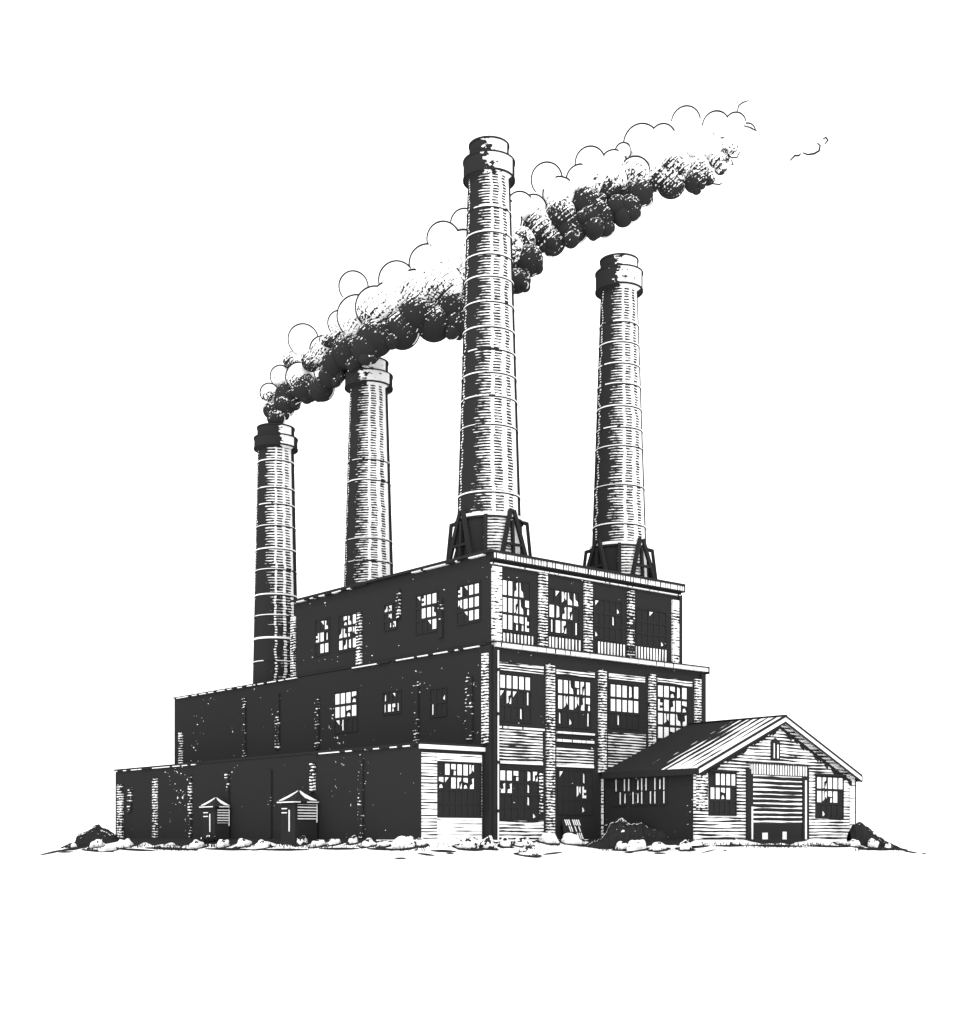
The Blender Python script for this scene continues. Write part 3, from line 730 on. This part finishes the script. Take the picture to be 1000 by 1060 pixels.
# ------------------------------------------------------------------ shrubs
def bush(px, pyb, wpx, hpx, label, seed, n=1300, pos=None, lumps=7):
    r = random.Random(seed); p = pos or on_ground(px, pyb); k = depth_of(p) / FPX
    W, H = wpx * k / 2, hpx * k
    t = thing('shrub', p, label, 'shrub')
    L = []
    for i in range(lumps):
        a = (i + .5) / lumps * 2 - 1
        L.append((Vector((RT * a * W * .8 + FW * r.uniform(-.3, .3))), H * (1 - .6 * abs(a) ** 1.5) * r.uniform(.8, 1.1), W / lumps * 1.9))
    core = MB(); lv = MB(); hi = MB(); st = MB()
    for c, h, w in L:
        core.sphere(c + Vector((0, 0, h * .42)), w * .8, 0, 12, 8, (1, .7, h * .55 / (w * .8)), jit=.5, seed=seed + h)
        st.bar((0, 0, -.1), c * .7 + Vector((0, 0, h * .5)), .05, w2=.02)
        for j in range(n // lumps):
            d = Vector((r.gauss(0, 1), r.gauss(0, 1), r.gauss(0, 1))); d.normalize()
            q = c + Vector((0, 0, h * .42)) + Vector((d.x * w, d.y * w * .9, d.z * h * .58)) * r.uniform(.82, 1.12)
            if q.z < 0: q.z = abs(q.z) * .3
            top = d.z > .45 and q.z > h * .62 and r.random() < .16; s = r.uniform(.06, .10) if top else r.uniform(.05, .11); u = Vector((r.gauss(0, 1), r.gauss(0, 1), r.gauss(0, 1))).normalized(); v = u.cross(d).normalized()
            (hi if top else lv).poly([q - u * s, q + v * s * .6, q + u * s, q - v * s * .6])
    lv.v += core.v[:0]
    i0 = len(lv.v); lv.v += core.v; lv.f += [tuple(i0 + a for a in f) for f in core.f]; lv.m += core.m
    lv.build('foliage', M_leaf, t); st.build('stem', M_dark, t)
    if hi.f: hi.build('leaf_highlights', M_leafw, t)  # white leaves on top stand in for highlights
def mound(pts, depth_p, thick, label, seed, highlights):
    """heap of dark earth: a lumpy ridge whose crest follows the listed photo points"""
    D = depth_of(depth_p); base = Vector((depth_p.x, depth_p.y, ground_z(depth_p.x, depth_p.y))); r = random.Random(seed)
    def crest(px):
        for (x0, y0), (x1, y1) in zip(pts, pts[1:]):
            if x0 <= px <= x1: return y0 + (y1 - y0) * (px - x0) / (x1 - x0)
    t = thing('earth_mound', base, label, 'mound', 'heaps of dark earth')
    m = MB(); xs = []; x = pts[0][0]
    while x <= pts[-1][0]: xs.append(x); x += .8
    M = 16; n = len(xs)
    for x in xs:
        top = at(x, crest(x), D); g = ground_z(top.x, top.y) - .15; h = max(top.z - g, .02)
        for j in range(M + 1):
            a = pi * j / M; off = -FW * cos(a) * thick * (.35 + .65 * min(1, h / 1.2)); zz = sin(a) ** .8 * h
            p = Vector((top.x, top.y, g)) + off + Vector((0, 0, zz))
            nz = mnoise.noise(Vector((x * .16, a * 2.2, seed))) * .10 + mnoise.noise(Vector((x * .45, a * 5, seed + 5))) * .06
            p += (Vector((0, 0, sin(a))) - FW * cos(a)) * nz * min(1, h)
            m.v.append(tuple(p - base))
    for i in range(n - 1):
        for j in range(M):
            q = i * (M + 1) + j; m.f.append((q, q + M + 1, q + M + 2, q + 1)); m.m.append(0)
    m.build('heap', M_earth, t)
    c = MB()
    for px0, px1, cnt, dy, sz in highlights:
        for k in range(cnt):
            x = px0 + (px1 - px0) * (k + r.random()) / cnt; y = crest(x) + dy + r.uniform(-.3, .9)
            kk = D / FPX; p = at(x, y, D); h = max(p.z - ground_z(p.x, p.y) + .15, .1); h0 = h + (y - crest(x)) * kk
            sa = min(1, max(.1, h / h0)) ** 1.25; p -= FW * (thick * (.35 + .65 * min(1, h0 / 1.2)) * sqrt(1 - sa * sa) + .13)
            sl = (crest(min(x + 2, pts[-1][0])) - crest(max(x - 2, pts[0][0]))) / 4
            d = (RT - Vector((0, 0, 1)) * sl).normalized(); u = d * sz * kk * r.uniform(.6, 1.3); v = (Vector((0, 0, 1)) + d * .3) * sz * kk * r.uniform(.25, .5)
            i0 = len(c.v)
            for s1 in (u, v, -u, -v): c.v.append(tuple(p - base + s1))
            c.v.append(tuple(p - base - FW * .06)); c.v.append(tuple(p - base + FW * .06))
            for a_ in range(4):
                c.f += [(i0 + a_, i0 + (a_ + 1) % 4, i0 + 4), (i0 + (a_ + 1) % 4, i0 + a_, i0 + 5)]; c.m += [0, 0]
    if c.f: tag(c.build('crest_highlights', M_white, t), kind='stuff')  # white bits along the crest stand in for highlights
M_earth = plain('dark_earth', 1.0, .30, 3.0)
pl_ = on_ground(100, 874)
mound([(58, 880), (72, 873), (79, 871), (81, 864), (86, 862), (92, 860), (98, 855), (102, 853.2), (106, 857), (112, 859), (118, 863), (122, 868), (126, 874)], pl_, .8, 'dark peaked heap of earth beyond the far left end of the annex', 1,
      [(82, 92, 7, 1.6, 1.5), (93, 101, 6, 1.8, 1.4), (106, 118, 6, 2.0, 1.3), (84, 118, 4, 6, .8), (64, 78, 5, 2.5, .9)])
mound([(603, 875), (612, 871), (620, 868), (623, 865), (627, 860.5), (631, 852), (634, 850.5), (637, 850), (641, 846.5), (646, 848.5), (651, 852.5), (658, 852), (663, 851), (670, 856), (680, 859), (692, 858), (700, 857), (705, 862), (712, 869), (718, 876)], Vector((6.2, -2.9, 0)), .9,
      'wide dark heap of earth with a pale-flecked crest beside the dark shed side wall', 2,
      [(606, 622, 9, .8, .9), (622, 634, 14, .8, 1.1), (637, 652, 12, .8, 1.4), (640, 650, 6, 3.0, .9), (652, 663, 9, .8, 1.1), (667, 671, 2, .6, 1.4), (690, 699, 4, .6, 1.6), (700, 706, 3, 1, 1.1), (630, 700, 7, 8, .6)])
mound([(879, 862), (883, 853), (886, 853.5), (889, 850.3), (892, 850.8), (895, 855), (898, 856.5), (901, 859.5), (905, 861), (907, 865), (911, 866), (915, 870), (921, 872), (928, 875.5), (934, 878.5)], on_ground(903, 875), .7,
      'dark lumpy heap of earth tapering away from the right corner of the shed', 3, [(887, 893, 4, 1.0, 1.0), (895, 908, 4, 3.0, .9), (908, 914, 5, 1.0, .9), (905, 925, 5, 3.5, .8)])
bush(219, 872, 22, 9, 'low sprig of dark shrub at the foot of the smaller hut', 4, 500, None, 4)

# ------------------------------------------------------------------ stones
STONES = [
 (79, 877, 10, 6, 'small stone at the far left, left of the dark heap'), (101, 877, 15, 8, 'pale stone in front of the left heap'),
 (112, 881, 17, 6, 'flat stone lowest in front of the left heap'), (130, 877, 17, 9, 'pale rounded stone at the left corner of the annex'),
 (204, 878, 16, 8, 'pale stone just left of the smaller hut'), (231, 877, 13, 9, 'pale stone at the right foot of the smaller hut'),
 (252, 876, 18, 7, 'wide flat stone right of the smaller hut'), (272, 878, 17, 8, 'flat stone midway between the two huts'),
 (313, 874, 13, 8, 'rough stone in front of the larger hut'), (330, 876, 16, 7, 'pale stone at the right foot of the larger hut'),
 (347, 874, 13, 6, 'small flat stone second right of the larger hut'), (366, 873, 11, 7, 'small stone standing high at the annex wall, middle of its dark side'),
 (382, 876, 15, 7, 'pale domed stone under the dark annex wall, second from the piled boulder'), (398, 876, 13, 6, 'small stone just left of the piled boulder'),
 (419, 877, 27, 12, 'largest pale boulder at the foot of the dark annex wall'), (436, 875, 11, 8, 'small stone under the left edge of the white annex front'),
 (484, 878, 27, 11, 'broad mottled boulder under the white annex front'), (505, 878, 17, 11, 'rounded mottled stone under the corner drainpipe'),
 (523, 876, 12, 9, 'small pale stone just right of the drainpipe foot'), (541, 875, 22, 8, 'flat rough stone below the first front bay'),
 (547, 885, 24, 9, 'dark-streaked slab lying farthest forward on the ground'), (568, 872, 20, 10, 'pale domed stone at the foot of the second pilaster'),
 (592, 873, 22, 10, 'pale domed stone in front of the slatted lattice panel'), (632, 877, 12, 7, 'small pale stone at the left end of the wide heap'),
 (645, 879, 16, 8, 'pale stone in front of the wide heap, left of its largest stone'), (659, 880, 22, 11, 'largest pale stone in front of the wide heap'),
 (682, 880, 17, 8, 'low pale stone in front of the right half of the wide heap'), (709, 879, 15, 8, 'pale stone at the left front corner of the shed'),
 (761, 874, 9, 5, 'tiny stone at the shed wall left of the roller door'), (871, 874, 14, 5, 'flat stone under the right shed window'),
 (884, 876, 14, 7, 'pale stone at the right front corner of the shed'), (903, 877, 14, 8, 'pale stone in front of the right heap'),
 (919, 878, 9, 5, 'small stone at the far right, right of the heap')]
SP = []
for i, (px, pyb, w, h, lab) in enumerate(STONES):
    p = on_ground(px, pyb); k = depth_of(p) / FPX; r = random.Random(100 + i)
    m = MB(); W, H = w * k / 2, h * k
    m.sphere((0, 0, H * .08), 1.0, 0, 22, 14, (W, W * .75, H * .92), jit=.42, seed=i * 3.1)
    o = m.build('stone', M_rock2 if 'mottled' in lab or 'streaked' in lab or 'rough' in lab else M_rock, smooth=True, loc=p)
    o.rotation_euler.z = 0
    tag(o, lab, 'stone', 'stones along the foot of the walls'); SP.append((p, W, H))

# ------------------------------------------------------------------ painted stone shade, soil beds and strokes of bare earth on the ground
m = MB()
def soil_shade_poly(pts): m.poly([Vector((p.x, p.y, ground_z(p.x, p.y) + .03)) for p in pts])
for i, (p, W, H) in enumerate(SP):  # dark patch round each stone, its shade painted on the ground
    r = random.Random(i); c = p - FW * .12; N = 18; ring = []
    for k in range(N):
        a = 2 * pi * k / N; q = 1 + .35 * mnoise.noise(Vector((cos(a) * 1.5, sin(a) * 1.5, i * 2.2)))
        ring.append(c + RT * cos(a) * (W + .07) * q * 1.08 + FW * sin(a) * (W * .75 + .38) * q)
    for k in range(N):
        a, b2 = ring[k], ring[(k + 1) % N]
        soil_shade_poly([c, a.lerp(c, .6), b2.lerp(c, .6)])
        for f0, f1 in ((.6, .3), (.3, 0)): soil_shade_poly([a.lerp(c, f0), a.lerp(c, f1), b2.lerp(c, f1), b2.lerp(c, f0)])
def bed(px0, px1, y0, y1):
    px = px0; prev = None
    while px <= px1 + .1:
        e = min(1, (px - px0) / 12, (px1 - px) / 12 + .05)
        yb = y0 + (y1 - y0) * (.75 + .5 * mnoise.noise(Vector((px * .11, y0, 3)))) * max(e, .15)
        cur = (on_ground(px, y0), on_ground(px, yb))
        if prev:
            for j in range(8):
                f0, f1 = j / 8, (j + 1) / 8
                soil_shade_poly([prev[0].lerp(prev[1], f1), cur[0].lerp(cur[1], f1), cur[0].lerp(cur[1], f0), prev[0].lerp(prev[1], f0)])
        prev = cur; px += 3
for q in ((118, 345, 868.2, 876), (338, 442, 868.2, 874), (500, 625, 868.2, 873.5), (615, 722, 868.6, 878.5), (770, 838, 869.5, 874.5)): bed(*q)
def stroke(x0, y0, x1, y1, th):
    N = max(2, int(abs(x1 - x0) / 5) + 1); up = []; dn = []
    for k in range(N + 1):
        f = k / N; w = th * (.25 + .75 * sin(pi * f)) * (1 + .3 * mnoise.noise(Vector((x0 + f * 9, y0, 0))))
        x, y = x0 + (x1 - x0) * f, y0 + (y1 - y0) * f
        up.append(on_ground(x, y - w / 2)); dn.append(on_ground(x, y + w / 2))
    for k in range(N): soil_shade_poly([dn[k], dn[k+1], up[k+1], up[k]])
for s in ((41, 885.5, 68, 879.5, 1.6), (62, 881, 92, 876, 3.2), (60, 882.5, 76, 882, 1.2), (84, 880, 118, 882, 2.4), (120, 879, 160, 881, 2), (150, 878, 205, 880, 2.6), (212, 879, 262, 880, 2.2), (268, 880, 320, 880, 2),
          (330, 879, 372, 879, 2), (380, 879, 412, 880, 2.2), (408, 889, 421, 889, 1.4), (432, 884, 450, 886, 1.8), (446, 881, 472, 882, 2.4), (462, 884, 470, 884, 1.6), (498, 876.5, 512, 877, 1.2), (517, 878, 524, 878, 1.2),
          (527, 878, 533, 878, 1.1), (536, 884, 546, 887, 1.6), (541, 886.5, 560, 888, 1.6), (562, 885, 583, 882.5, 1.4), (566, 873.5, 580, 873, 1.1), (583, 874, 600, 874, 1.2), (612, 875, 640, 876, 1.6), (646, 883, 656, 883, 1.2), (676, 884, 690, 883.6, 1.3),
          (700, 879, 735, 876, 2.4), (740, 876, 772, 876, 1.8), (776, 875.5, 832, 876.5, 2.0), (836, 876, 880, 877, 1.8), (748, 881, 753, 881, 1.0), (888, 879, 925, 880, 2.2), (912, 877, 940, 880.5, 2.6), (935, 881, 950, 883.5, 1.3), (954, 883.8, 959, 883.8, 1.0), (724, 884, 742, 879.5, .9)):
    stroke(*s)
tag(m.build('earth_and_shade', M_soil_shade), 'dark streaks of bare earth and painted stone shade on the pale ground', 'earth', kind='structure')

# grass: short dark blades along the foot of the walls
m = MB(); rg = random.Random(21)
def blade(p, h, w):
    d = RT * rg.uniform(-.5, .5) * h + FW * rg.uniform(-.2, .2) * h
    m.poly([p - RT * w, p + RT * w, p + d + Vector((0, 0, h))])
for x0, x1, yb, n, hh in ((85, 130, 878, 60, 5), (128, 215, 876, 150, 5), (160, 205, 879, 70, 5), (215, 300, 876, 130, 5), (300, 345, 877, 60, 6), (345, 440, 876, 120, 4), (440, 500, 875, 40, 3), (500, 620, 874, 70, 3), (620, 720, 879, 130, 4),
                          (720, 775, 874.5, 70, 4), (772, 838, 876, 130, 5), (838, 885, 875, 70, 5), (885, 930, 879, 60, 5), (415, 440, 880, 25, 7)):
    for k in range(n):
        px = rg.uniform(x0, x1); p = on_ground(px, yb + rg.uniform(-1.2, 2.2)); kk = depth_of(p) / FPX
        p.z -= .02
        blade(p, rg.uniform(.4, 1.15) * hh * kk, rg.uniform(.35, .7) * kk)
tag(m.build('grass', M_grass), 'short dark grass blades along the foot of the walls', 'grass', kind='stuff')

# ------------------------------------------------------------------ light, sky, camera
w = bpy.data.worlds.new('World'); S.world = w; w.use_nodes = True
bg = w.node_tree.nodes['Background']; bg.inputs[0].default_value = (1, 1, 1, 1); bg.inputs[1].default_value = 1.8
sun = bpy.data.lights.new('sun', 'SUN'); sun.energy = 1.0; sun.angle = R_(3); sun.color = (1, .995, .985)
so_ = bpy.data.objects.new('sun', sun); COL.objects.link(so_)
tosun = (-FW * 1.0 + RT * .12).normalized() * cos(R_(48)) + Vector((0, 0, sin(R_(48))))
so_.rotation_euler = tosun.to_track_quat('Z', 'Y').to_euler(); so_.location = (-30, -40, 60)

cd = bpy.data.cameras.new('camera'); co = bpy.data.objects.new('camera', cd); COL.objects.link(co)
co.location = CAM
co.rotation_euler = (-FW).to_track_quat('Z', 'Y').to_euler()
cd.sensor_fit = 'VERTICAL'; cd.sensor_height = 36.0; cd.lens = FPX / 1060 * 36.0
cd.shift_y = (HORIZ - 530) / 1060.0
cd.clip_start = .1; cd.clip_end = 20000
S.camera = co
S.view_settings.view_transform = 'Standard'; S.view_settings.look = 'None'
S.view_settings.exposure = 0; S.view_settings.gamma = 1
S.cycles.max_bounces = 6; S.cycles.diffuse_bounces = 3
